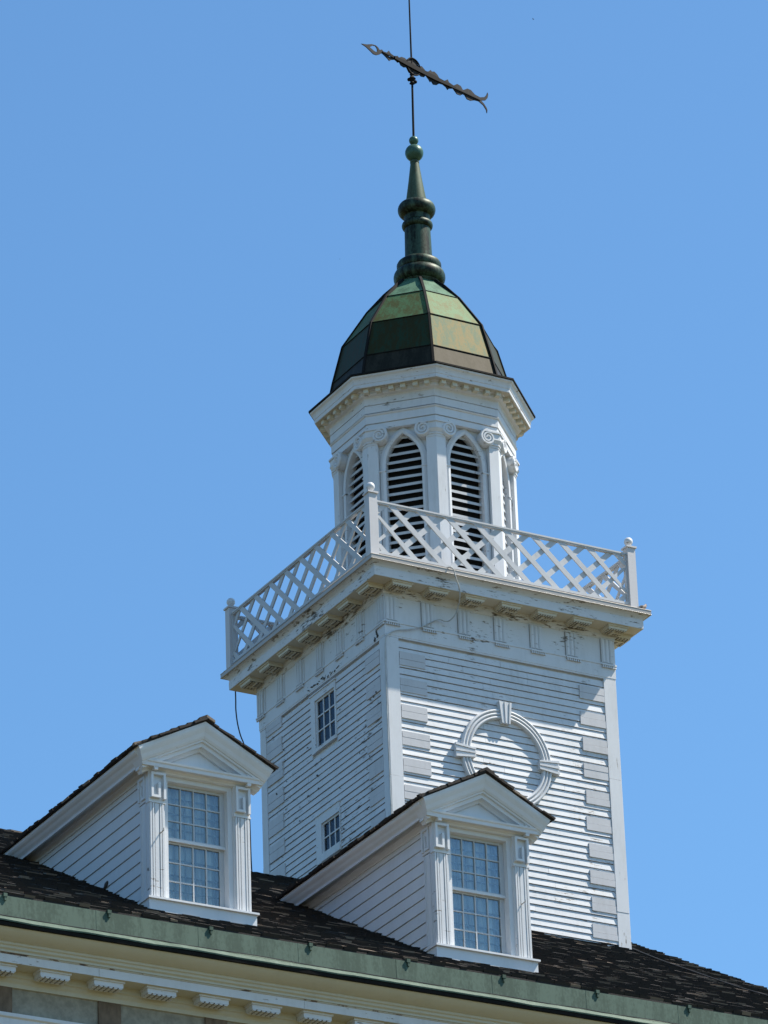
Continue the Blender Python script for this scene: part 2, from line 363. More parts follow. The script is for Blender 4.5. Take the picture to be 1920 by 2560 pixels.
# corner boards: two boards meeting at each corner, slightly rippled
for ci, (cx, cy, sx, sy) in enumerate([(0, 0, 1, 1), (T, 0, -1, 1), (0, T, 1, -1), (T, T, -1, -1)]):
    rr = random.Random(20 + ci); mb = MB(); z1 = -.002
    while z1 > ZB:
        z0 = max(ZB, z1 - rr.uniform(1.7, 2.6)); j = [rr.uniform(-.004, .006) for _ in range(4)]
        def L(w0, w1, e0, e1): return None
        # board on the y-face (normal along -sy)
        wx = .235; wy = .20
        ax, bx = sorted((cx + sx * .0, cx + sx * wx)); ay, by = sorted((cy - sy * (.012 + j[0]), cy + sy * .05))
        mb.box(ax, bx, ay, by, z0, z1 - .004)
        ax, bx = sorted((cx - sx * (.010 + j[1]), cx + sx * .05)); ay, by = sorted((cy + sy * .052, cy + sy * wy))
        mb.box(ax, bx, ay, by, z0, z1 - .004)
        ax, bx = sorted((cx - sx * (.010 + j[1]), cx - sx * .0005)); ay, by = sorted((cy - sy * (.008 + j[0] * .5), cy + sy * .051))
        mb.box(ax, bx, ay, by, z0, z1 - .004)
        z1 = z0
    mb.build('corner_board', POSTP, tw)
# quoins
def quoin(fi, a0, a1, z1, z0, seed):
    rr = random.Random(seed); d = .012 + rr.uniform(-.004, .006); h = (z0 + z1) / 2 + rr.uniform(-.02, .02); mb = MB()
    fbox(mb, fi, a0, a1, -.06, d, z0, h - .002); fbox(mb, fi, a0 + rr.uniform(0, .006), a1 - rr.uniform(0, .01), -.06, d + rr.uniform(-.005, .004), h + .002, z1)
    q = mb.build('quoin', QUOIN, tw); return q
for kq in range(12):
    j = random.Random(100 + kq)
    quoin(0, .245, .757 + j.uniform(-.02, .02), -.235 - .483 * kq, -.235 - .483 * kq - .245, 200 + kq)
    if kq < 10: quoin(0, 3.77 + j.uniform(-.02, .02), 4.262, -.205 - .483 * kq, -.205 - .483 * kq - .245, 300 + kq)
for kq in range(9):
    j = random.Random(150 + kq)
    zt = min(-.004, .10 - .472 * kq); quoin(1, .225, .772 + j.uniform(-.02, .02), zt, .10 - .472 * kq - .29, 400 + kq)
    quoin(1, 3.78 + j.uniform(-.02, .02), 4.29, -.175 - .483 * kq, -.175 - .483 * kq - .245, 500 + kq)
# architrave and frieze (square rings)
def sqring(prof, name, mat, parent, c=(2.25, 2.25), off=None):   # prof: (half-size, z)
    return MB().lathe(prof, c, 4, math.pi / 4, math.sqrt(2), False).build(name, mat, parent)
H = T / 2
arch = sqring([(H - .05, 0), (H + .012, 0), (H + .012, .025), (H + .018, .03), (H + .018, .255), (H + .03, .262), (H + .03, .292), (H + .008, .297), (H - .05, .3)], 'architrave', PAINT, tw)
frz = sqring([(H - .05, .296), (H + .004, .298), (H + .004, .76), (H - .05, .765)], 'frieze', PAINT, tw)
def tri_mb(corner):
    k = MB()
    k.box(-.14, .14, -.012, 0, .297, .755)
    for a in (-.135, -.057, .022): k.box(a, a + .072 - (.0), -.030, -.0125, .30, .735)
    for a in (-.118, -.04, .039): k.box(a, a + .038, -.036, -.0305, .305, .72)
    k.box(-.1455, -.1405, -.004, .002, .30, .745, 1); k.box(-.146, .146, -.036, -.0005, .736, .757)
    k.box(-.146, .146, -.052, -.0305, .245, .272)
    for i in range(7): k.hexa([(-.135 + i * .041, -.05, .205), (-.135 + i * .041 + .028, -.05, .205), (-.135 + i * .041 + .028, -.019, .205), (-.135 + i * .041, -.019, .205), (-.130 + i * .041, -.046, .245), (-.135 + i * .041 + .022, -.046, .245), (-.135 + i * .041 + .022, -.02, .245), (-.130 + i * .041, -.02, .245)])
    return k
first = None
for fi in (0, 1):
    for i in range(7):
        a = .134 + i * .7075 if fi == 0 else T - (.115 + i * .7175) ; p = fp(fi, a, .004, 0); rz = 0 if fi == 0 else -math.pi / 2
        if first is None:
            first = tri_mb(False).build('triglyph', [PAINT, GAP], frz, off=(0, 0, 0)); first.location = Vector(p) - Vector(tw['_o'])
        else: kid(first, frz, p, rz)
# cornice
cor = sqring([(H - .05, .745), (H + .012, .750), (H + .03, .775), (H + .045, .80), (H + .05, .845), (H + .06, .87), (H + .065, .893), (H + .395, .893), (H + .395, .93), (H + .398, 1.02), (H + .39, 1.06), (H + .41, 1.09), (H + .45, 1.12), (H + .475, 1.125), (H + .48, 1.135), (H - .1, 1.16)], 'cornice', PEEL, tw)
sqring([(H + .064, .888), (H + .39, .888), (H + .39, .8925), (H + .064, .8925), (H + .064, .888)], 'soffit_board', SOFFIT, cor)
sqring([(H + .44, 1.137), (H + .503, 1.130), (H + .511, 1.134), (H + .503, 1.142), (H + .503, 1.205), (H + .510, 1.212), (H + .50, 1.225), (H + .3, 1.235)], 'drip_edge', EDGE, cor)
sqring([(H + .3, 1.232), (0.001, 1.30)], 'deck', plain('grey_deck_roofing', (.30, .31, .31), .8), tw)
k = MB()
k.hexa([(-.178, -.332, .822), (.178, -.332, .822), (.178, -.07, .822), (-.178, -.07, .822), (-.188, -.34, .864), (.188, -.34, .864), (.188, -.055, .864), (-.188, -.055, .864)])
k.box(-.205, .205, -.36, -.052, .8645, .890)
k.box(-.165, .165, -.318, -.085, .817, .8215, 1)  # dark plate standing in for shade among the pegs
for i in range(7):
    for j in range(4): k.box(-.168 + i * .0485, -.168 + i * .0485 + .027, -.322 + j * .062, -.322 + j * .062 + .036, .806, .819)
k.box(-.06, -.02, -.27, -.085, .800, .8165); k.box(-.0195, .17, -.215, -.18, .8005, .8165)
first = None
for fi in (0, 1):
    for i in range(7):
        a = .165 + i * .7085 if fi == 0 else T - (.114 + i * .715)
        p = fp(fi, a, 0, 0); rz = 0 if fi == 0 else -math.pi / 2
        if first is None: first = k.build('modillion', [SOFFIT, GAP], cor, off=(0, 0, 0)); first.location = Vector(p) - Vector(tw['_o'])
        else: kid(first, cor, p, rz)
for fi, a in ((2, .114), (3, .165)):                     # the ones just round the far corners
    kid(first, cor, fp(fi, a, 0, 0), math.pi / 2 if fi == 2 else math.pi)
# windows of the left face
def tower_window(a0, a1, z0, z1, g0, g1, gz0, gz1, nc, nr):
    fi = 1; mb = MB()
    fbox(mb, fi, a0, g0 - .03, -.06, .010, z0, z1); fbox(mb, fi, g1 + .03, a1, -.06, .010, z0, z1)
    fbox(mb, fi, g0 - .03, g1 + .03, -.06, .012, gz1 + .03, z1 - .001); fbox(mb, fi, g0 - .028, g1 + .028, -.06, .02, z0 + .001, gz0 - .035)
    fbox(mb, fi, a0 - .02, a1 + .02, -.05, .03, z1, z1 + .022)
    w = mb.build('window', PAINT, tw)
    mb = MB(); d0, d1 = -.05, -.02
    fbox(mb, fi, g0 - .03, g0, d0, d1, gz0 - .035, gz1 + .03); fbox(mb, fi, g1, g1 + .03, d0, d1, gz0 - .035, gz1 + .03)
    fbox(mb, fi, g0, g1, d0, d1, gz1, gz1 + .03); fbox(mb, fi, g0, g1, d0, d1, gz0 - .035, gz0)
    for i in range(1, nc): x = g0 + (g1 - g0) * i / nc; fbox(mb, fi, x - .010, x + .010, d0, d1 - .006, gz0, gz1)
    for i in range(1, nr): z = gz0 + (gz1 - gz0) * i / nr; fbox(mb, fi, g0, g1, d0, d1 - .0035, z - .010, z + .010)
    mb.build('sash', CLEAN, w)
    mb = MB(); fbox(mb, fi, g0, g1, -.047, -.042, gz0, gz1); mb.build('pane', GLASSD, w)
    mb = MB(); fbox(mb, fi, g0 - .03, g1 + .03, -.0498, -.0485, gz0 - .03, gz1 + .03); mb.build('dark_backing', plain('dark_blue_room', (.035, .045, .07), .9), w)
tower_window(T - 2.66, T - 1.77, -1.155, -.09, T - 2.48, T - 1.845, -1.055, -.235, 3, 3)
tower_window(T - 2.60, T - 1.75, -3.19, -2.33, T - 2.38, T - 1.80, -3.02, -2.53, 3, 2)
# ring ornament with keystones
mb = MB(); n = 72; cx, cz = 2.235, -1.865
pr = [(.70, -.02)]
for r0 in (.702, .762, .822):
    for i in range(7): t = math.pi * i / 6; pr.append((r0 + .028 - .028 * math.cos(t), .026 + .036 * math.sin(t)))
pr += [(.882, -.02)]
vs = [(cx + r * math.cos(2 * math.pi * j / n), -d, cz + 1.03 * r * math.sin(2 * math.pi * j / n)) for r, d in pr for j in range(n)]
fs = [(i * n + j, i * n + (j + 1) % n, (i + 1) * n + (j + 1) % n, (i + 1) * n + j) for i in range(len(pr) - 1) for j in range(n)]
mb.add(vs, fs, 0, True); ring = mb.build('ring_moulding', PAINT, tw)
for q in range(4):
    mb = MB(); c, s_ = math.cos(q * math.pi / 2), math.sin(q * math.pi / 2)
    def rp(x, z, d): return (cx + x * c - z * s_, -d, cz + (x * s_ + z * c) * 1.03)
    wo, wi = .128, .082; r0, r1 = .625, 1.0
    mb.hexa([rp(-wi, r0, .055), rp(wi, r0, .055), rp(wi, r0, -.02), rp(-wi, r0, -.02), rp(-wo, r1, .055), rp(wo, r1, .055), rp(wo, r1, -.02), rp(-wo, r1, -.02)])
    for i in range(5):
        f0, f1 = -1 + i * .4 + .04, -1 + (i + 1) * .4 - .05; e = .082 if i % 2 == 0 else .068
        mb.hexa([rp(wi * f0, r0 - .004, e), rp(wi * f1, r0 - .004, e), rp(wi * f1, r0 - .004, .0555), rp(wi * f0, r0 - .004, .0555), rp(wo * f0, r1 + .004, e), rp(wo * f1, r1 + .004, e), rp(wo * f1, r1 + .004, .0555), rp(wo * f0, r1 + .004, .0555)])
    mb.build('keystone', PAINT, ring)
# curled paint flakes on the shaded face, coloured dark as their shadow
rr = random.Random(31)
def flake(y, z, w, h, ang, d):
    mb = MB(); pts = []; m_ = rr.randint(6, 9)
    for i in range(m_):
        t = 2 * math.pi * i / m_; q = rr.uniform(.45, 1.15); a = w * q * math.cos(t); b = h * q * math.sin(t)
        pts.append((-d - rr.uniform(0, .012), y - (a * math.cos(ang) - b * math.sin(ang)), z + a * math.sin(ang) + b * math.cos(ang)))
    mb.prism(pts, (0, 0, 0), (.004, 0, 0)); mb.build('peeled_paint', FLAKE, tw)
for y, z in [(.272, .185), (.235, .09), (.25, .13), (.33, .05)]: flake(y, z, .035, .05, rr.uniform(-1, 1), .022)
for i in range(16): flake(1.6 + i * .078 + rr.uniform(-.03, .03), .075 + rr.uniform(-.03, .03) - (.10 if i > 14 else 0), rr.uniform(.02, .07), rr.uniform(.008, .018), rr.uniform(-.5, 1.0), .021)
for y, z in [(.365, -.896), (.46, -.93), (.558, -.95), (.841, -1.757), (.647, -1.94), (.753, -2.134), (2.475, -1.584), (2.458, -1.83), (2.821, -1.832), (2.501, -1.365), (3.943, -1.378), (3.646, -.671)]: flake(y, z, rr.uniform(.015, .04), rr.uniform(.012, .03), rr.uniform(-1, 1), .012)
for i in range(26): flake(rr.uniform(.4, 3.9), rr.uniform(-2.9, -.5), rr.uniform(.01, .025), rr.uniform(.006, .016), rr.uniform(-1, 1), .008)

# ================================================================== balustrade
bal = thing('balustrade', (2.25, 2.25, 1.24), 'white lattice railing with ball topped corner posts on the tower deck', 'railing')
OF = .31; sh = (-.045, .025)
PC = [(-OF + sh[0], -OF + sh[1]), (T + OF + sh[0], -OF + sh[1]), (T + OF + sh[0], T + OF + sh[1]), (-OF + sh[0], T + OF + sh[1])]
src = None
k = MB(); k.box(-.078, .078, -.078, .078, 1.20, 2.43); k.box(-.100, .100, -.100, .100, 2.43, 2.462)
kb = MB(); kb.lathe([(.045, 2.46), (.048, 2.475), (.028, 2.495), (.05, 2.515), (.070, 2.54), (.078, 2.572), (.070, 2.61), (.045, 2.64), (.001, 2.652)], n=20)
for p in PC:
    if src is None:
        src = k.build('post', POSTM, bal, off=(0, 0, 0)); src.location = Vector((*p, 0)) - Vector(bal['_o'])
        sb = kb.build('ball', PAINT, src, off=(0, 0, 0)); q = src
    else:
        q = kid(src, bal, (*p, 0)); b2 = sb.copy(); COL.objects.link(b2); b2.parent = q
RL = T + 2 * OF - .156
def side(i):
    p0 = Vector(PC[i]); p1 = Vector(PC[(i + 1) % 4]); t = (p1 - p0).normalized(); nn = Vector((t.y, -t.x)); L = (p1 - p0).length
    def P(a, d, z): q = p0 + t * a + nn * d; return (q.x, q.y, z)
    def bx(mb, a0, a1, d0, d1, z0, z1): mb.hexa([P(a0, d1, z0), P(a1, d1, z0), P(a1, d0, z0), P(a0, d0, z0), P(a0, d1, z1), P(a1, d1, z1), P(a1, d0, z1), P(a0, d0, z1)])
    a0, a1 = .079, L - .079; zt, zb = 2.275, 1.385
    mb = MB(); bx(mb, a0, a1, -.03, .035, zt, zt + .022); bx(mb, a0, a1, -.042, .046, zt + .0225, zt + .052); mb.build('top_rail', GREYRAIL, bal)
    mb = MB(); bx(mb, a0, a1, -.035, .04, zb - .045, zb); mb.build('bottom_rail', GREYRAIL, bal)
    mb = MB(); bx(mb, a0, a0 + .035, -.03, .035, zb, zt); bx(mb, a1 - .035, a1, -.03, .035, zb, zt)
    hh = zt - zb; run = .955; sp = .5575; w = .052
    rr = random.Random(60 + i)
    for dirn, d0, d1 in ((1, .008, .028), (-1, -.018, .007)):
        j = -3
        while True:
            s0 = a0 + (.31 if i % 2 == 0 else .345) + j * sp + rr.uniform(-.012, .012)
            if dirn == 1: A, B = s0, s0 + run         # top -> bottom along a
            else: A, B = s0 + run + .03, s0 + .03
            j += 1
            if min(A, B) > a1: break
            ta, tb = 0., 1.
            dx = B - A
            for lim, sg in ((a0 + .0, 1), (a1 - .0, -1)):
                if dx * sg > 0:
                    ta = max(ta, (lim - A) / dx)
                else: tb = min(tb, (lim - A) / dx)
            if tb - ta < .06: continue
            xA, zA = A + dx * ta, zt - hh * ta; xB, zB = A + dx * tb, zt - hh * tb
            # strip with half width w measured along the rail
            ww = w * 1.38
            def cl(x): return min(max(x, a0), a1)
            q = [(cl(xA - ww), zA), (cl(xA + ww), zA), (cl(xB + ww), zB), (cl(xB - ww), zB)]
            e = rr.uniform(-.001, .001)
            mb.prism([P(x, 0, z) for x, z in q], (nn.x * (d0 + e), nn.y * (d0 + e), 0), (nn.x * (d1 + e), nn.y * (d1 + e), 0))
    mb.build('lattice_panel', GREYRAIL, bal)
for i in range(4): side(i)

# ================================================================== cupola
CX, CY = 2.225, 2.264
cu = thing('cupola', (CX, CY, 1.24), 'white octagonal belfry with pointed louvres and a brown and green copper dome', 'cupola')
def of(k): ph = k * math.pi / 4; return Vector((math.cos(ph), math.sin(ph))), Vector((-math.sin(ph), math.cos(ph)))
def op(k, t, ap, z): n_, t_ = of(k); return (CX + n_.x * ap + t_.x * t, CY + n_.y * ap + t_.y * t, z)
AP = 1.395; ZW0, ZW1 = 1.22, 4.74; ZS, WO = 4.03, .325; HA = .60; RA = (HA * HA + WO * WO) / (2 * WO)
def hw(z, w=WO):
    if z <= ZS: return w
    e = w - WO; d = z - ZS; r = RA + e; return max(0., math.sqrt(max(0, r * r - d * d)) - (RA - WO))
zs_ = [ZW0, 1.55] ; zl = [1.55, 2.2, 3.0, ZS] + [ZS + HA * i / 14 for i in range(1, 15)]
body = MB(); hwc = AP * math.tan(R8)
for kf in range(8):
    q = lambda t, z, ap=AP: op(kf, t, ap, z)
    body.add([q(-hwc, ZW0), q(hwc, ZW0), q(hwc, 1.55), q(-hwc, 1.55)], [(0, 1, 2, 3)])
    for a, b in zip(zl, zl[1:]):
        for sg in (-1, 1): body.add([q(sg * hwc, a), q(sg * hw(a), a), q(sg * hw(b), b), q(sg * hwc, b)], [(0, 1, 2, 3) if sg < 0 else (3, 2, 1, 0)]); body.add([q(sg * hw(a), a), q(sg * hw(a), a, AP - .12), q(sg * hw(b), b, AP - .12), q(sg * hw(b), b)], [(0, 1, 2, 3) if sg < 0 else (3, 2, 1, 0)])
    body.add([q(-hwc, zl[-1]), q(hwc, zl[-1]), q(hwc, ZW1), q(-hwc, ZW1)], [(0, 1, 2, 3)])
body.build('octagon_wall', PAINT, cu, recalc=False)
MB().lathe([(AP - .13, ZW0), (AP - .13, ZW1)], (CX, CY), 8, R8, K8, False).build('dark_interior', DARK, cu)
first = None
def window_mb(kf):
    tr = MB(); path = [(-(WO), 1.55)] + [(-WO, z) for z in (2.4, 3.2, ZS)] + [(-hw(z), z) for z in zl[4:-1]]
    # raised moulding: inner outline to outer outline
    eo = .105
    def outer(z): return hw(z, WO + eo)
    zo = [1.55, 2.4, 3.2, ZS] + [ZS + (math.sqrt((RA + eo) ** 2 - (RA - WO) ** 2)) * i / 14 for i in range(1, 15)]
    zi = [1.55, 2.4, 3.2, ZS] + [ZS + HA * i / 14 for i in range(1, 15)]
    for sg in (-1, 1):
        for (a, b), (c, d) in zip(zip(zi, zi[1:]), zip(zo, zo[1:])):
            I0, I1, O0, O1 = sg * hw(a), sg * hw(b), sg * outer(c), sg * outer(d)
            M0, M1 = (I0 * .55 + O0 * .45), (I1 * .55 + O1 * .45); am, bm_ = a * .55 + c * .45, b * .55 + d * .45
            P = [op(kf, I0, AP + .0, a), op(kf, I0, AP + .045, a), op(kf, M0, AP + .06, am), op(kf, O0, AP + .035, c), op(kf, O0, AP, c)]
            Q = [op(kf, I1, AP + .0, b), op(kf, I1, AP + .045, b), op(kf, M1, AP + .06, bm_), op(kf, O1, AP + .035, d), op(kf, O1, AP, d)]
            tr.add(P + Q, [(i, i + 1, i + 6, i + 5) if sg < 0 else (i + 5, i + 6, i + 1, i) for i in range(4)])
    for sg in (-1, 1):                                   # small block where the curve starts
        a0, a1 = sorted((sg * (WO - .0), sg * (WO + eo + .015)))
        tr.hexa([op(kf, a0, AP + .066, ZS - .10), op(kf, a1, AP + .066, ZS - .10), op(kf, a1, AP, ZS - .10), op(kf, a0, AP, ZS - .10), op(kf, a0, AP + .066, ZS - .075), op(kf, a1, AP + .066, ZS - .075), op(kf, a1, AP, ZS - .075), op(kf, a0, AP, ZS - .075)])
    tr.hexa([op(kf, -WO - .12, AP + .09, 1.50), op(kf, WO + .12, AP + .09, 1.50), op(kf, WO + .12, AP, 1.50), op(kf, -WO - .12, AP, 1.50), op(kf, -WO - .12, AP + .09, 1.56), op(kf, WO + .12, AP + .09, 1.56), op(kf, WO + .12, AP, 1.56), op(kf, -WO - .12, AP, 1.56)])
    sl = MB(); z = 1.64; rr = random.Random(kf)
    while z < ZS + HA - .05:
        w = hw(z + .03) + .012
        if w > .03:
            j = rr.uniform(-.006, .006); ao, ai = AP - .035, AP - .115; dz = .05
            sl.hexa([op(kf, -w, ao, z + j), op(kf, w, ao, z - j), op(kf, w, ai, z + dz), op(kf, -w, ai, z + dz), op(kf, -w, ao, z + .052 + j), op(kf, w, ao, z + .052 - j), op(kf, w, ai, z + dz + .035), op(kf, -w, ai, z + dz + .035)])
        z += .1535
    return tr, sl
for kf in range(8):
    tr, sl = window_mb(kf); w = tr.build('louvred_window', PAINT, cu); sl.build('louvre_slats', SLAT, w)
def bent(mb, kc, ai, ao, w, z0, z1, ao2=None, w2=None):   # kc: corner between face kc and kc+1
    ao2 = ao2 or ao; w2 = w2 or w
    def ring(ai, ao, w, z):
        n0, t0 = of(kc); n1, t1 = of(kc + 1); e0 = ao * math.tan(R8)
        pts = [op(kc, e0 - w, ai, z), op(kc, e0 - w, ao, z), op(kc, e0, ao, z), op(kc + 1, -e0 + w, ao, z), op(kc + 1, -e0 + w, ai, z), op(kc, ai * math.tan(R8), ai, z)]
        return pts
    A = ring(ai, ao, w, z0); B = ring(ai, ao2, w2, z1)
    mb.add(A + B, [(5, 4, 3, 2, 1, 0)[:0] or (2, 1, 0, 5), (2, 5, 4, 3), (8, 11, 6, 7), (8, 9, 10, 11)] + [(i, (i + 1) % 6, 6 + (i + 1) % 6, 6 + i) for i in range(6)])
for kc in range(8):
    mb = MB(); bent(mb, kc, AP - .02, 1.508, .185, ZW0, 4.44); bent(mb, kc, AP - .02, 1.53, .20, ZW0, 1.42)
    pil = mb.build('pilaster', POSTP, cu)
    mb = MB()
    bent(mb, kc, 1.38, 1.517, .186, 4.4405, 4.462); bent(mb, kc, 1.38, 1.532, .20, 4.485, 4.51)
    bent(mb, kc, 1.38, 1.517, .19, 4.4625, 4.4845); bent(mb, kc, 1.38, 1.522, .20, 4.5105, 4.58, 1.567, .23); bent(mb, kc, 1.38, 1.554, .24, 4.5805, 4.705)
    bent(mb, kc, 1.38, 1.577, .36, 4.7055, 4.735)
    for kf, sg in ((kc, 1), (kc + 1, -1)):
        tc = sg * (1.55 * math.tan(R8) - .245); zc = 4.605
        nsp = 22
        A = [op(kf, tc + .152 * math.cos(2 * math.pi * i / nsp), 1.38, zc + .152 * math.sin(2 * math.pi * i / nsp)) for i in range(nsp)]
        B = [op(kf, tc + .152 * math.cos(2 * math.pi * i / nsp), 1.545, zc + .152 * math.sin(2 * math.pi * i / nsp)) for i in range(nsp)]
        mb.add(A + B, [tuple(range(nsp, 2 * nsp)), tuple(range(nsp))[::-1]] + [(i, (i + 1) % nsp, nsp + (i + 1) % nsp, nsp + i) for i in range(nsp)])
        path = []
        for i in range(44):
            f = i / 43; r = .142 * (1 - f) ** 1.0 + .022 * f; th = math.pi / 2 + sg * (-1) * f * 2.3 * 2 * math.pi * -1
            path.append(op(kf, tc + r * math.cos(th), 1.552, zc + r * math.sin(th)))
        mb.tube(path, [.030 - .012 * i / 43 for i in range(44)], 6)
    mb.build('capital', PAINT, pil)
MB().lathe([(1.28, 4.735), (1.512, 4.735), (1.512, 4.845), (1.495, 4.846), (1.495, 4.858), (1.528, 4.859), (1.528, 5.005), (1.545, 5.01), (1.557, 5.03), (1.545, 5.04), (1.28, 5.05)], (CX, CY), 8, R8, K8, False).build('architrave', PAINT, cu)
MB().lathe([(1.28, 5.046), (1.540, 5.058), (1.540, 5.198), (1.520, 5.199), (1.520, 5.213), (1.543, 5.214), (1.543, 5.34), (1.28, 5.35)], (CX, CY), 8, R8, K8, False).build('frieze', PAINT, cu)
cc = MB().lathe([(1.28, 5.335), (1.545, 5.338), (1.560, 5.36), (1.625, 5.372), (1.635, 5.385), (1.635, 5.445), (1.785, 5.447), (1.79, 5.46), (1.79, 5.515), (1.80, 5.522), (1.80, 5.54), (1.808, 5.575), (1.825, 5.61), (1.858, 5.635), (1.862, 5.66), (1.2, 5.67)], (CX, CY), 8, R8, K8, False).build('cornice', PAINT, cu)
MB().lathe([(1.62, 5.4455), (1.784, 5.4455)], (CX, CY), 8, R8, K8, False).build('soffit', SOFFIT_SHADE, cc)
MB().lathe([(1.80, 5.661), (1.878, 5.661), (1.885, 5.668), (1.882, 5.70), (1.50, 5.80)], (CX, CY), 8, R8, K8, False).build('roof_edge', SEAM, cc)
for kf in (3, 4, 5, 6, 7, 0):
    for i in range(6):
        t = (i - 2.5) * .222; mb = MB(); rr = random.Random(kf * 10 + i); j = rr.uniform(-.01, .01)
        P = lambda t_, a_, z_: op(kf, t_, a_, z_)
        mb.hexa([P(t - .045 + j, 1.735, 5.375), P(t + .045 + j, 1.735, 5.375), P(t + .045 + j, 1.63, 5.375), P(t - .045 + j, 1.63, 5.375), P(t - .045 + j, 1.735, 5.446), P(t + .045 + j, 1.735, 5.446), P(t + .045 + j, 1.63, 5.446), P(t - .045 + j, 1.63, 5.446)])
        mb.build('dentil', SOFFIT, cc)
# dome
rows = [(1.700, 5.67), (1.668, 5.90), (1.588, 6.255), (1.395, 6.985), (.925, 7.70), (.36, 8.28)]
dm = MB()
def drow(a, b, mi, nsub=3):
    (r0, z0), (r1, z1) = a, b
    dm.lathe([(r0 + (r1 - r0) * i / nsub, z0 + (z1 - z0) * i / nsub) for i in range(nsub + 1)], (CX, CY), 8, R8, 1, False, mi)
def dseam(i):
    (r, z) = rows[i]; (ra, za), (rb, zb) = rows[i - 1], rows[i + 1]
    e0 = .008 / math.hypot(r - ra, z - za); e1 = .008 / math.hypot(rb - r, zb - z)
    dm.lathe([(r + (ra - r) * e0 + .004, z + (za - z) * e0 - .006), (r + (ra - r) * e0 + .014, z + (za - z) * e0), (r + .014, z + .004), (r + (rb - r) * e1, z + (zb - z) * e1 + .004)], (CX, CY), 8, R8, 1, False, 4)
drow(rows[0], rows[1], 0); drow(rows[1], rows[2], 0); drow(rows[2], rows[3], 1); drow(rows[3], rows[4], 2); drow(rows[4], rows[5], 3)
for i in (2, 3, 4): dseam(i)
dome = dm.build('copper_dome', [COP0, COP1, COP2, COP3, SEAM], cu, recalc=False)
for kr in range(8):
    ph = R8 + kr * math.pi / 4; mb = MB(); prev = None
    d = Vector((math.cos(ph), math.sin(ph), 0)); t = Vector((-math.sin(ph), math.cos(ph), 0)); pts = [rows[0], rows[1], rows[2], rows[3], rows[4], (.60, 8.08), (.42, 8.25)]
    w = .027
    for (r0, z0), (r1, z1) in zip(pts, pts[1:]):
        P = lambda r, z, s_, e: Vector((CX, CY, 0)) + d * (r + e) + t * s_ + Vector((0, 0, z + e * .35))
        mb.hexa([P(r0, z0, -w, -.03), P(r0, z0, w, -.03), P(r1, z1, w, -.03), P(r1, z1, -w, -.03), P(r0, z0, -w * .8, .022), P(r0, z0, w * .8, .022), P(r1, z1, w * .8, .022), P(r1, z1, -w * .8, .022)])
    mb.build('dome_rib', COP0 if kr == 2 else SEAM, dome)

# ================================================================== finial
fx, fy = 2.27, 2.239
fn = thing('spire_finial', (fx, fy, 8.2), 'dark green turned copper spire with two balls on top of the dome', 'finial')
def torus(rm, zm, a, b, n=14): return [(rm + a * math.cos(t), zm + b * math.sin(t)) for t in [-math.pi / 2 + math.pi * i / n for i in range(n + 1)]]
c2 = (fx, fy)
MB().lathe([(.30, 8.20), (.36, 8.26)] + torus(.375, 8.44, .095, .135) + [(.385, 8.58)] + [(.395, 8.60), (.405, 8.64), (.405, 8.70), (.385, 8.74), (.34, 8.775), (.25, 8.785)], c2, 40).build('base_moulding', FINM, fn)
MB().lathe([(.251, 8.76), (.247, 8.9), (.236, 9.44)], c2, 40).build('column', FINM, fn)
MB().lathe([(.22, 9.42), (.238, 9.44)] + torus(.225, 9.52, .058, .072) + [(.235, 9.60), (.232, 9.62), (.235, 9.70), (.245, 9.71)] + torus(.235, 9.85, .110, .135) + [(.21, 9.99), (.18, 10.0)], c2, 40).build('collar', FINM, fn)
MB().lathe([(.192, 9.985), (.19, 10.03), (.128, 10.45), (.080, 10.82), (.078, 10.83), (.084, 10.835), (.084, 10.875), (.06, 10.885)], c2, 32).build('cone', CONEM, fn)
MB().ball((fx, fy, 11.05), .169, 32).build('ball', FIN2, fn)
MB().ball((fx, fy, 11.312), .088, 24).build('ball', FIN2, fn)

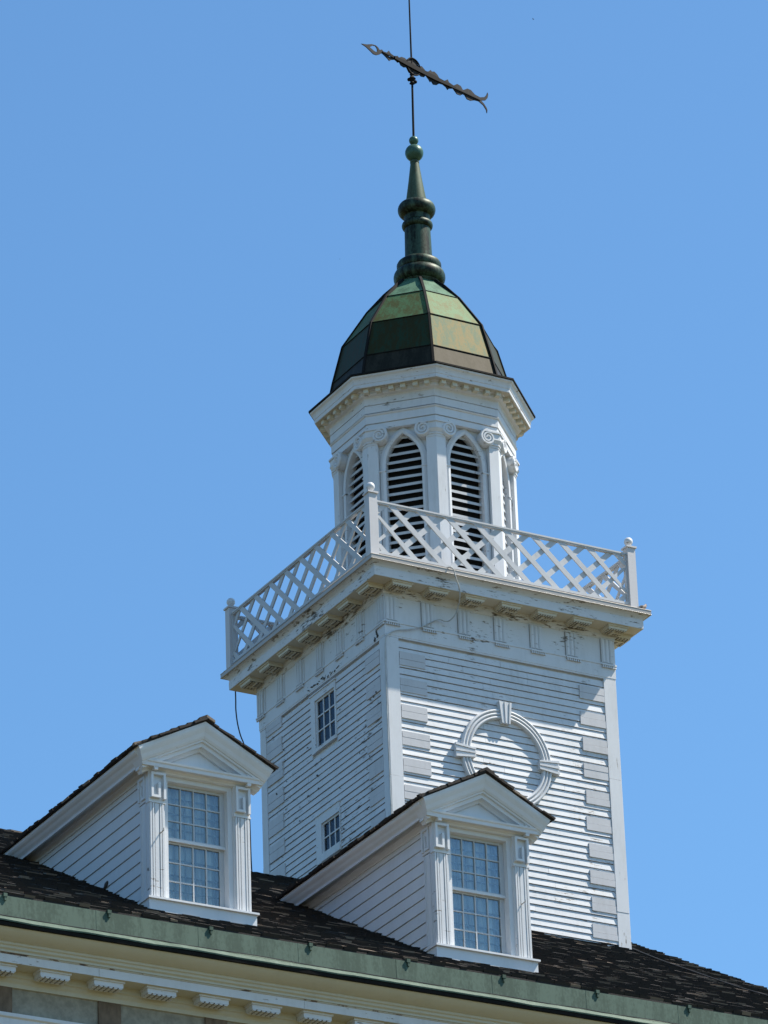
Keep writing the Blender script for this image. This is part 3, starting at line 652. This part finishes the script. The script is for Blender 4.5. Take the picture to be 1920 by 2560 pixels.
# ================================================================== weather vane
AX = Vector((2.2858354, 2.23012746, 0)); VD = Vector((0.96899179, 0.24709291, 0)); VN = Vector((-VD.y, VD.x, 0))
wv = thing('weather_vane', (AX.x, AX.y, 11.39), 'dark iron rod carrying a scalloped arrow weather vane above the spire', 'weather vane')
MB().tube([(fx, fy, 11.38), (AX.x, AX.y, 12.6), (AX.x + .004, AX.y, 13.6), (AX.x + .012, AX.y - .006, 15.6)], [.022, .020, .016, .012], 10).build('rod', IRON, wv)
OUT = [(-1.275, 12.882), (-1.133, 12.921), (-1.016, 12.973), (-0.913, 12.99), (-0.851, 12.967), (-0.814, 12.927), (-0.761, 12.961), (-0.717, 12.933), (-0.634, 12.943), (-0.58, 13.004), (-0.531, 12.962), (-0.454, 12.944), (-0.403, 12.943), (-0.37, 12.981), (-0.325, 12.956), (-0.259, 12.999), (-0.168, 13.006), (-0.138, 12.985), (-0.063, 13.052), (0.042, 13.077), (0.143, 13.03), (0.179, 12.967), (0.258, 12.998), (0.334, 12.951), (0.358, 12.917), (0.438, 12.959), (0.485, 13.006), (0.518, 12.983), (0.584, 13.009), (0.66, 12.969), (0.71, 12.911), (0.827, 12.902), (0.927, 12.974), (0.959, 12.92), (1.075, 12.9), (1.171, 12.969), (1.263, 12.961), (1.317, 12.894), (1.366, 12.924), (1.435, 12.972), (1.527, 12.975), (1.63, 12.916), (1.762, 12.907), (1.884, 12.958), (1.947, 13.031), (1.972, 13.091), (1.985, 13.052), (1.962, 12.966), (1.907, 12.897), (1.785, 12.85), (1.862, 12.807), (1.924, 12.743), (1.945, 12.696), (1.931, 12.629), (1.916, 12.696), (1.846, 12.768), (1.729, 12.811), (1.622, 12.792), (1.514, 12.74), (1.421, 12.737), (1.359, 12.801), (1.32, 12.808), (1.251, 12.755), (1.159, 12.746), (1.096, 12.798), (1.058, 12.827), (0.951, 12.786), (0.915, 12.744), (0.873, 12.789), (0.796, 12.814), (0.704, 12.8), (0.635, 12.741), (0.543, 12.716), (0.494, 12.773), (0.466, 12.736), (0.429, 12.781), (0.354, 12.839), (0.312, 12.786), (0.234, 12.771), (0.183, 12.795), (0.129, 12.741), (0.024, 12.711), (-0.078, 12.737), (-0.139, 12.822), (-0.204, 12.796), (-0.281, 12.81), (-0.317, 12.861), (-0.357, 12.839), (-0.402, 12.86), (-0.432, 12.87), (-0.511, 12.84), (-0.572, 12.79), (-0.627, 12.827), (-0.719, 12.871), (-0.76, 12.883), (-0.818, 12.832), (-0.897, 12.786), (-0.974, 12.778), (-1.061, 12.819), (-1.161, 12.862)]
HO = [[(-1.066, 12.891), (-0.979, 12.96), (-0.919, 12.972), (-0.878, 12.935), (-0.872, 12.882), (-0.905, 12.846), (-0.971, 12.855)], [(-0.623, 12.904), (-0.557, 12.947), (-0.481, 12.921), (-0.508, 12.895), (-0.573, 12.876)]]
bm = bmesh.new(); ed = []
for lp in [OUT] + HO:
    vv = [bm.verts.new((s_, 0, h)) for s_, h in lp]
    ed += [bm.edges.new((vv[i], vv[(i + 1) % len(vv)])) for i in range(len(vv))]
bmesh.ops.triangle_fill(bm, use_beauty=True, edges=ed)
gx = bmesh.ops.extrude_face_region(bm, geom=bm.faces[:])
for e in gx['geom']:
    if isinstance(e, bmesh.types.BMVert): e.co.y += .018
bmesh.ops.recalc_face_normals(bm, faces=bm.faces)
for v in bm.verts:
    q = AX + VD * v.co.x + VN * (v.co.y - .009); v.co = (q.x - AX.x, q.y - AX.y, v.co.z - 11.39)
me = bpy.data.meshes.new('arrow'); bm.to_mesh(me); bm.free(); me.materials.append(VANE)
ar = bpy.data.objects.new('arrow', me); COL.objects.link(ar); ar.parent = wv
def vbar(mb, s0, s1, h0, h1, w0, w1, d0, d1):
    P = lambda s_, d, h: tuple(AX + VD * s_ + VN * d + Vector((0, 0, h)))
    mb.hexa([P(s0, d0, h0 - w0), P(s1, d0, h1 - w1), P(s1, d1, h1 - w1), P(s0, d1, h0 - w0), P(s0, d0, h0 + w0), P(s1, d0, h1 + w1), P(s1, d1, h1 + w1), P(s0, d1, h0 + w0)])
mb = MB(); vbar(mb, -.46, 0, 12.896, 12.878, .030, .046, -.045, -.010); vbar(mb, 0, .55, 12.878, 12.852, .046, .044, -.045, -.010); vbar(mb, .55, 1.1, 12.852, 12.834, .044, .022, -.045, -.010); vbar(mb, 1.1, 1.75, 12.838, 12.83, .011, .005, -.030, -.010)
vbar(mb, -.76, -.46, 12.903, 12.902, .010, .02, -.03, -.010)
mb.build('spine_bar', IRON, wv)
mb = MB(); P = lambda s_, d, h: AX + VD * s_ + VN * d + Vector((0, 0, h))
mb.tube([P(.035 + .17 * math.cos(2 * math.pi * i / 32), -.02, 12.895 + .175 * math.sin(2 * math.pi * i / 32)) for i in range(33)], .014, 6); mb.build('hub_ring', IRON, wv)
mb = MB(); mb.lathe([(.02, 12.50), (.055, 12.53), (.035, 12.56), (.05, 12.60), (.07, 12.63), (.045, 12.66), (.03, 12.70), (.045, 12.72), (.02, 12.76)], (AX.x, AX.y), 14); mb.ball((AX.x + .05, AX.y - .03, 12.56), .035, 10); mb.ball((AX.x - .055, AX.y + .02, 12.61), .035, 10)
mb.build('clamp', IRON, wv)

# ================================================================== dormers
def make_dormer(X0, label, group):
    Y0 = -6.10
    d = thing('dormer', (X0, Y0, roofz(Y0)), label, 'dormer', group)
    X = lambda a: X0 + a
    # side walls: boards
    wl = MB()
    for sg in (-1, 1):
        a0, a1 = sorted((sg * .70, sg * .745))
        wl.prism([(0, -6.08, -8.3), (0, -6.08, -5.98), (0, -1.90, -5.98), (0, -6.05, roofz(-6.05) - .12)], (X(a0), 0, 0), (X(a1), 0, 0))
    wl.prism([(X(-.74), 0, -5.97), (X(.74), 0, -5.97), (X(0), 0, -5.60)], (0, -6.12, 0), (0, -6.07, 0))   # tympanum
    wl.box(X(-.74), X(.74), -6.09, -6.06, -6.12, -5.96); 
    wall = wl.build('wall', CLEAN, d)
    sb = MB(); rr = random.Random(int(X0 * 10))
    for sg in (-1, 1):
        z = -6.02; b = 0
        while z > -8.25:
            z0 = z - .1945; g_ = .011
            yf0 = -5.80
            yb0 = (z0 - RZ) / RS; yb1 = min(-1.88, (z - RZ) / RS)
            if yb1 > yf0 + .02:
                e = rr.uniform(-.002, .002); x_o0 = X(sg * (.772 + e)); x_o1 = X(sg * .757); xi = X(sg * .744)
                yb0c = max(yb0, yf0 + .01)
                p = [(x_o0, yf0, z0 + g_), (x_o0, yb0c + .1, z0 + g_), (xi, yb0c + .1, z0 + g_), (xi, yf0, z0 + g_), (x_o1, yf0, z), (x_o1, yb1 + .1, z), (xi, yb1 + .1, z), (xi, yf0, z)]
                sb.hexa(p)
            z = z0
    sb.build('side_boards', SIDING if False else CLEAN, wall)
    # side return pilasters
    for sg in (-1, 1):
        mb = MB(); a0, a1 = sorted((X(sg * .745), X(sg * .80)))
        mb.box(a0, a1, -6.05, -5.80, -8.4, -6.56); mb.box(a0, X(sg * .812) if sg > 0 else a1, -6.05, -5.79, -6.55, -6.12) if sg > 0 else mb.box(X(-.812), a1, -6.05, -5.79, -6.55, -6.12)
        s0, s1 = sorted((X(sg * .808), X(sg * .838)))
        mb.box(s0, s1, -6.03, -5.99, -6.51, -6.15); mb.box(s0, s1, -5.85, -5.81, -6.51, -6.15); mb.box(s0, s1, -5.989, -5.851, -6.19, -6.151); mb.box(s0, s1, -5.989, -5.90, -6.51, -6.47); mb.box(s0, s1, -5.93, -5.90, -6.469, -6.28)
        for yy in (-6.03, -5.99, -5.87, -5.83): mb.box(*sorted((X(sg * .80), X(sg * .808))), yy - .012, yy + .012, -8.3, -6.58)
        mb.build('side_pilaster', CLEAN, d)
    # front pilasters with key blocks
    for sg in (-1, 1):
        mb = MB(); a0, a1 = sorted((sg * .565, sg * .82)); c0, c1 = sorted((sg * .755, sg * .819))
        mb.box(X(a0), X(a1), -6.135, -6.05, -8.06, -6.58)
        lo_, hi_ = a0, a1
        for e in (.012, .052, .168, .205): 
            x_ = lo_ + e if sg < 0 else hi_ - e - .035; mb.box(X(x_), X(x_ + .026), -6.156, -6.1352, -8.05, -6.605)
        x_ = lo_ + .092 if sg < 0 else hi_ - .092 - .065; mb.box(X(x_), X(x_ + .065), -6.150, -6.1352, -8.05, -6.605)
        p = mb.build('pilaster', PAINT, d)
        kb = MB(); kb.box(X(a0 - .006), X(a1 + .006), -6.145, -6.05, -6.575, -6.125); kb.box(X(a0 - .012), X(a1 + .012), -6.16, -6.05, -6.60, -6.576)
        f0, f1 = (a0 + .012, a1 - .006) if sg < 0 else (a0 + .006, a1 - .012); y0, y1 = -6.208, -6.1455; w = .037
        # Greek-key fret: outer frame open at one corner, inner hook
        L, Rr = (f0, f1); zt, zb = -6.14, -6.545
        kb.box(X(L), X(L + w), y0, y1, zb + .05, zt - w); kb.box(X(L), X(Rr), y0 - .001, y1, zt - w, zt); kb.box(X(Rr - w), X(Rr), y0, y1, zb, zt - w)
        kb.box(X(L), X(L + .15), y0 - .001, y1, zb + .012, zb + .05); kb.box(X(L + .112), X(L + .15), y0, y1, zb + .05, zb + .25)
        kb.build('capital_block', CLEAN, p)
    # sill
    mb = MB(); mb.box(X(-.868), X(.868), -6.205, -5.55, -8.40, -8.115); mb.hexa([(X(-.892), -6.245, -8.115), (X(.892), -6.245, -8.115), (X(.892), -5.60, -8.115), (X(-.892), -5.60, -8.115), (X(-.892), -6.245, -8.085), (X(.892), -6.245, -8.085), (X(.892), -6.06, -8.052), (X(-.892), -6.06, -8.052)])
    mb.build('sill', CLEAN, d)
    # window
    mb = MB(); F0, F1 = -.565, .565
    mb.box(X(F0), X(-.487), -6.085, -5.88, -8.06, -6.125); mb.box(X(.487), X(F1), -6.085, -5.88, -8.06, -6.125); mb.box(X(-.487), X(.487), -6.085, -5.88, -6.195, -6.126); mb.box(X(-.487), X(.487), -6.09, -5.88, -8.06, -8.025)
    wn = mb.build('window', CLEAN, d)
    def sash(z0, z1, y0, y1, hw_, nm):
        mb = MB(); st = .045
        mb.box(X(-.486), X(-.486 + st), y0, y1, z0, z1); mb.box(X(.486 - st - .03), X(.486), y0, y1, z0, z1); mb.box(X(-.486 + st), X(.456 - st), y0, y1, z1 - .045, z1); mb.box(X(-.486 + st), X(.456 - st), y0, y1, z0, z0 + .05)
        g0, g1 = -.486 + st, .456 - st
        for i in range(1, 4): x_ = g0 + (g1 - g0) * i / 4; mb.box(X(x_ - .009), X(x_ + .009), y0 + .004, y1, z0 + .05, z1 - .045)
        for i in range(1, 3): z_ = z0 + .05 + (z1 - z0 - .095) * i / 3; mb.box(X(g0), X(g1), y0 + .006, y1, z_ - .009, z_ + .009)
        s_ = mb.build(nm, SASHP, wn); MB().box(X(g0), X(g1), y1 - .014, y1 - .008, z0 + .05, z1 - .045).build('pane', GLASS, wn); return s_
    sash(-7.075, -6.196, -5.985, -5.950, 0, 'upper_sash'); sash(-8.024, -7.06, -5.948, -5.915, 0, 'lower_sash')
    MB().box(X(-.486), X(.486), -6.002, -5.9855, -7.085, -7.045).build('meeting_rail', CLEAN, wn)
    cu_ = MB(); nseg = 60
    for i in range(nseg):
        x0_, x1_ = -.485 + .97 * i / nseg, -.485 + .97 * (i + 1) / nseg; y_ = lambda x_: -5.84 + .014 * math.sin(x_ * 38) + .008 * math.sin(x_ * 71 + 1)
        cu_.add([(X(x0_), y_(x0_), -8.06), (X(x1_), y_(x1_), -8.06), (X(x1_), y_(x1_), -6.15), (X(x0_), y_(x0_), -6.15)], [(0, 1, 2, 3)], 0, True)
    cu_.build('curtain', CURT, wn, recalc=False)
    ib = MB()                                             # bars added to stand in for the grid reflected in the panes
    for i in range(1, 6): ib.box(X(-.45 + .165 * i - .012), X(-.45 + .165 * i + .012), -5.895, -5.885, -8.05, -6.15)
    for i in range(1, 8): ib.box(X(-.47), X(.47), -5.8945, -5.8855, -8.05 + .24 * i - .010, -8.05 + .24 * i + .010)
    ib.build('reflected_grille', CURTD, wn)
    # cornice: horizontal part, bed mould, raking crowns, side crowns
    mb = MB()
    mb.profx([(-6.05, -6.125), (-6.15, -6.125), (-6.165, -6.105), (-6.19, -6.095), (-6.20, -6.085), (-6.275, -6.085), (-6.28, -6.035), (-6.295, -6.02), (-6.30, -5.995), (-6.05, -5.96)], X(-.985), X(.985))
    sl = .52; ca = math.cos(math.atan(sl))
    hc = mb.build('cornice', CLEAN, d)
    rk = MB()
    yz = [(-6.05, -.40), (-6.16, -.40), (-6.175, -.375), (-6.20, -.355), (-6.245, -.345), (-6.25, -.285), (-6.285, -.279), (-6.29, -.25), (-6.305, -.245), (-6.325, -.21), (-6.345, -.15), (-6.375, -.09), (-6.385, -.06), (-6.39, -.005), (-6.05, 0)]
    for sg in (-1, 1):
        vs = []; n_ = len(yz)
        for y, h in yz: vs.append((X(0), y, -5.285 + h))
        for y, h in yz:
            e = 1.12 - .02
            pull = max(0, (-.0 - h)) * .42
            vs.append((X(sg * (1.105 - pull)), y, -5.285 + h - sl * (1.105 - pull)))
        fs = [(i, (i + 1) % n_, n_ + (i + 1) % n_, n_ + i) for i in range(n_)] + [tuple(range(n_, 2 * n_))]
        rk.add(vs, fs)
    rk.build('raking_crown', CLEAN, hc)
    sc = MB()
    xz = [(.73, -6.10), (.775, -6.10), (.785, -6.06), (.80, -6.04), (.90, -6.03), (.905, -6.10), (.93, -6.115), (.945, -6.095), (.985, -6.09), (.99, -6.05), (1.02, -6.02), (1.05, -5.985), (1.085, -5.95), (1.105, -5.92), (1.108, -5.872), (.73, -5.70)]
    xz = [(.73, -6.13), (.785, -6.13), (.79, -6.10), (.815, -6.07), (.845, -6.055), (.85, -6.03), (.87, -6.012), (.95, -6.01), (.955, -6.075), (.985, -6.08), (.99, -6.045), (1.0, -6.03), (1.03, -6.0), (1.055, -5.965), (1.085, -5.94), (1.105, -5.915), (1.108, -5.872), (.73, -5.70)]
    for sg in (-1, 1): sc.profy([(X(sg * a), z) for a, z in xz], -6.27, -1.2)
    sc.build('side_crown', CLEAN, hc)
    # roof: deck and shingles
    zr_ = -5.262
    rd = MB(); rd.profy([(X(-1.135), zr_ - sl * 1.135 - .02), (X(-1.135), zr_ - sl * 1.135 + .012), (X(0), zr_ + .012), (X(1.135), zr_ - sl * 1.135 + .012), (X(1.135), zr_ - sl * 1.135 - .02), (X(0), zr_ - .02)], -6.40, -.25)
    rfd = rd.build('roof', SHIN, d)
    sm = MB()
    for sg in (-1, 1):
        vdir = Vector((-sg, 0, sl)).normalized(); nn = Vector((sg * sl, 0, 1)).normalized()
        ul = 6.2
        def ins(u_, v_, sg=sg):
            y = -6.43 + u_; x_ = 1.15 - v_ * vdir.length * abs(vdir.x); return zr_ - sl * x_ > roofz(y) - .12
        o = (X(sg * 1.155), -6.425, zr_ - sl * 1.155 + .012)
        shingles(sm, o, (0, 1, 0), vdir, nn, ul, 1.155 / ca, .135, .15, .024, ins, int(X0 * 7) + sg, .014)
    a = -6.44; rr = random.Random(int(X0) + 77)
    while a < -.4:
        w = rr.uniform(.14, .24); z = zr_ + .03 + rr.uniform(0, .018)
        for sg in (-1, 1): sm.hexa([(X(sg * .13), a, z - .085), (X(sg * .13), a + w, z - .085), (X(0), a + w, z - .02), (X(0), a, z - .02), (X(sg * .13), a, z - .045), (X(sg * .13), a + w, z - .055), (X(0), a + w, z + .01), (X(0), a, z + .022)], 0, rr.random())
        a += w * .9
    sm.build('shingle_courses', SHIN, rfd)
    return d
G = 'matching dormers on the front roof slope'
d1 = make_dormer(-6.752, 'white gabled dormer with a mud nest on its side boards and open sky behind', G)
d2 = make_dormer(-6.752 + 4.723, 'white gabled dormer that hides the bottom of the round moulding on the clapboard tower', G)
# hooks on the dormer pilasters (parts), nest
def hook(d, x, z):
    MB().tube([(x - .0, -6.14, z), (x, -6.23, z), (x + .006, -6.25, z + .012), (x + .006, -6.245, z + .045)], .009, 6).build('hook', EDGE, d)
hook(d1, -7.40, -7.06); hook(d2, -1.36, -7.20)
mb = MB(); rr = random.Random(9); mb.ball((-7.528, -4.63, -7.335), .06, 14, 0, (.3, 1.0, .75)); mb.ball((-7.53, -4.66, -7.315), .04, 10, 0, (.3, .9, .8)); mb.ball((-7.53, -4.59, -7.355), .035, 10, 0, (.3, 1.1, .7))
tag(mb.build('mud_nest', NESTM), 'small dark mud nest stuck on the shaded side boards of the dormer against the sky', 'nest')

# ================================================================== cables and birds
def spl(pts, n=6):
    P = [Vector(p) for p in pts]; out = []
    for i in range(len(P) - 1):
        p0, p1, p2, p3 = P[max(i - 1, 0)], P[i], P[i + 1], P[min(i + 2, len(P) - 1)]
        for j in range(n):
            t = j / n; out.append(.5 * ((2 * p1) + (p2 - p0) * t + (2 * p0 - 5 * p1 + 4 * p2 - p3) * t * t + (3 * p1 - p0 - 3 * p2 + p3) * t ** 3))
    return out + [P[-1]]
w1 = spl([(.97, -.42, 1.27), (.99, -.545, 1.235), (1.021, -.56, 1.215), (1.061, -.55, 1.167), (1.101, -.54, 1.038), (1.20, -.46, .93), (1.241, -.40, .784), (1.29, -.25, .68), (1.255, -.2, .548), (1.18, -.15, .45), (1.13, -.08, .445), (1.011, -.06, .467), (.847, -.06, .375), (.647, -.065, .252), (.432, -.055, .177), (.183, -.05, .113), (.057, -.045, .038), (-.012, -.04, -.04), (-.033, -.03, -.231), (-.036, -.025, -.679), (-.034, -.02, -1.545), (-.035, -.02, -2.118), (-.03, -.02, -2.686), (-.028, -.02, -3.6), (-.03, -.02, -4.85)])
tag(MB().tube(w1, .0105, 6).build('cable', GCABLE), 'loose grey wire looping from the railing down across the tower frieze to the corner', 'cable')
w2 = spl([(-.30, 4.95, 1.27), (-.366, 5.03, 1.30), (-.411, 5.035, 1.30), (-.36, 5.04, 1.249), (-.25, 5.03, 1.151), (-.246, 4.95, .977), (-.239, 4.95, .744), (-.24, 4.95, .56), (-.214, 4.95, .316), (-.161, 4.95, .094), (-.09, 4.94, -.12), (-.04, 4.93, -.6), (-.02, 4.94, -1.6), (-.002, 4.95, -2.378), (.039, 4.95, -2.9), (.06, 4.95, -5.2)])
tag(MB().tube(w2, .013, 6).build('cable', CABLE), 'thin black wire hanging from the tower cornice corner behind the dormer roof', 'cable')
cab = [(4.50, -.06, -4.86), (4.40, -.45, -5.11), (4.25, -1.376, -5.64), (4.24, -1.97, -5.96), (4.22, -2.774, -6.40), (4.22, -3.561, -6.83), (4.40, -4.3, -7.24), (4.5, -5.5, -7.89), (4.5, -6.95, -8.69)]
cab = spl([(x, y, roofz(y) + .045) for x, y, z in cab])
tag(MB().tube(cab, .014, 6).build('cable', CABLE), 'dark lightning cable lying down the shingles right of the tower', 'cable')
rr = random.Random(44); gp = []; x = XL + .3
while x < XR: gp.append((x, -7.062 - rr.uniform(0, .008), -9.098 - rr.uniform(0, .012))); x += rr.uniform(.25, .6)
tag(MB().tube(spl(gp, 3), .0075, 5).build('cable', CABLE), 'long thin cable lying along the foot of the green gutter', 'cable')
def bird(name, loc, label, s, ang, flying):
    b = thing(name, loc, label, 'bird'); m_ = MB(); L = Vector(loc); c, n_ = math.cos(ang), math.sin(ang)
    W_ = lambda x, y, z: tuple(L + Vector((x * c - y * n_, x * n_ + y * c, z)) * 1.0)
    def body_path(pts, rad, nm, mat):
        q = MB(); q.tube([W_(*(Vector(p) * s)) for p in pts], [r * s for r in rad], 10); return q.build(nm, mat, b)
    if not flying:
        body_path([(-.085, 0, .045), (-.06, 0, .05), (-.02, 0, .055), (.015, 0, .068), (.035, 0, .088), (.042, 0, .104), (.05, 0, .115), (.062, 0, .112)], [.006, .012, .03, .036, .030, .024, .022, .010], 'body', BIRD_L)
        body_path([(-.15, 0, .028), (-.11, 0, .038), (-.05, 0, .062), (.0, 0, .086)], [.004, .009, .027, .012], 'wings', BIRD_D)
        body_path([(.038, 0, .118), (.052, 0, .124), (.066, 0, .115)], [.010, .019, .010], 'cap', BIRD_D)
        body_path([(.066, 0, .113), (.088, 0, .108)], [.006, .001], 'beak', BIRD_D)
        for e in (-.012, .012): body_path([(.005, e, .045), (.008, e, .002), (.022, e, .001)], [.004, .003, .002], 'leg', BIRD_D)
    else:
        body_path([(-.14, 0, 0), (-.08, 0, 0), (-.02, 0, 0), (.04, 0, .004), (.07, 0, .008), (.09, 0, .006)], [.012, .014, .028, .026, .018, .003], 'body', BIRD_D)
        for e in (-1, 1):
            q = MB(); pts = [(.05, 0, .01), (.055, .10 * e, .055), (.01, .22 * e, .03), (-.03, .21 * e, .028), (-.02, .10 * e, .045), (-.03, 0, .01)]
            q.prism([W_(*(Vector(p) * s)) for p in pts], (0, 0, 0), (0, 0, .008 * s)); q.build('wing', BIRD_D, b)
    return b
bird('bird', (4.90, -.43, 1.228), 'small songbird perched at the far end of the tower cornice', 1.0, .15, False)
def along(u, v, dist):
    d_ = CF + CR * ((u - 960) / 12049.1) + CU * ((1280 - v) / 12049.1); return CC + d_ * dist
bird('bird', tuple(along(1333, 48, 118)), 'tiny dark bird flying high in the blue sky right of the vane', .20, 2.3, True)
bird('bird', tuple(along(849.5, 647.5, 140)), 'faint far bird speck in the sky left of the spire', .10, .4, True)
for o in S.objects:
    if '_o' in o: del o['_o']
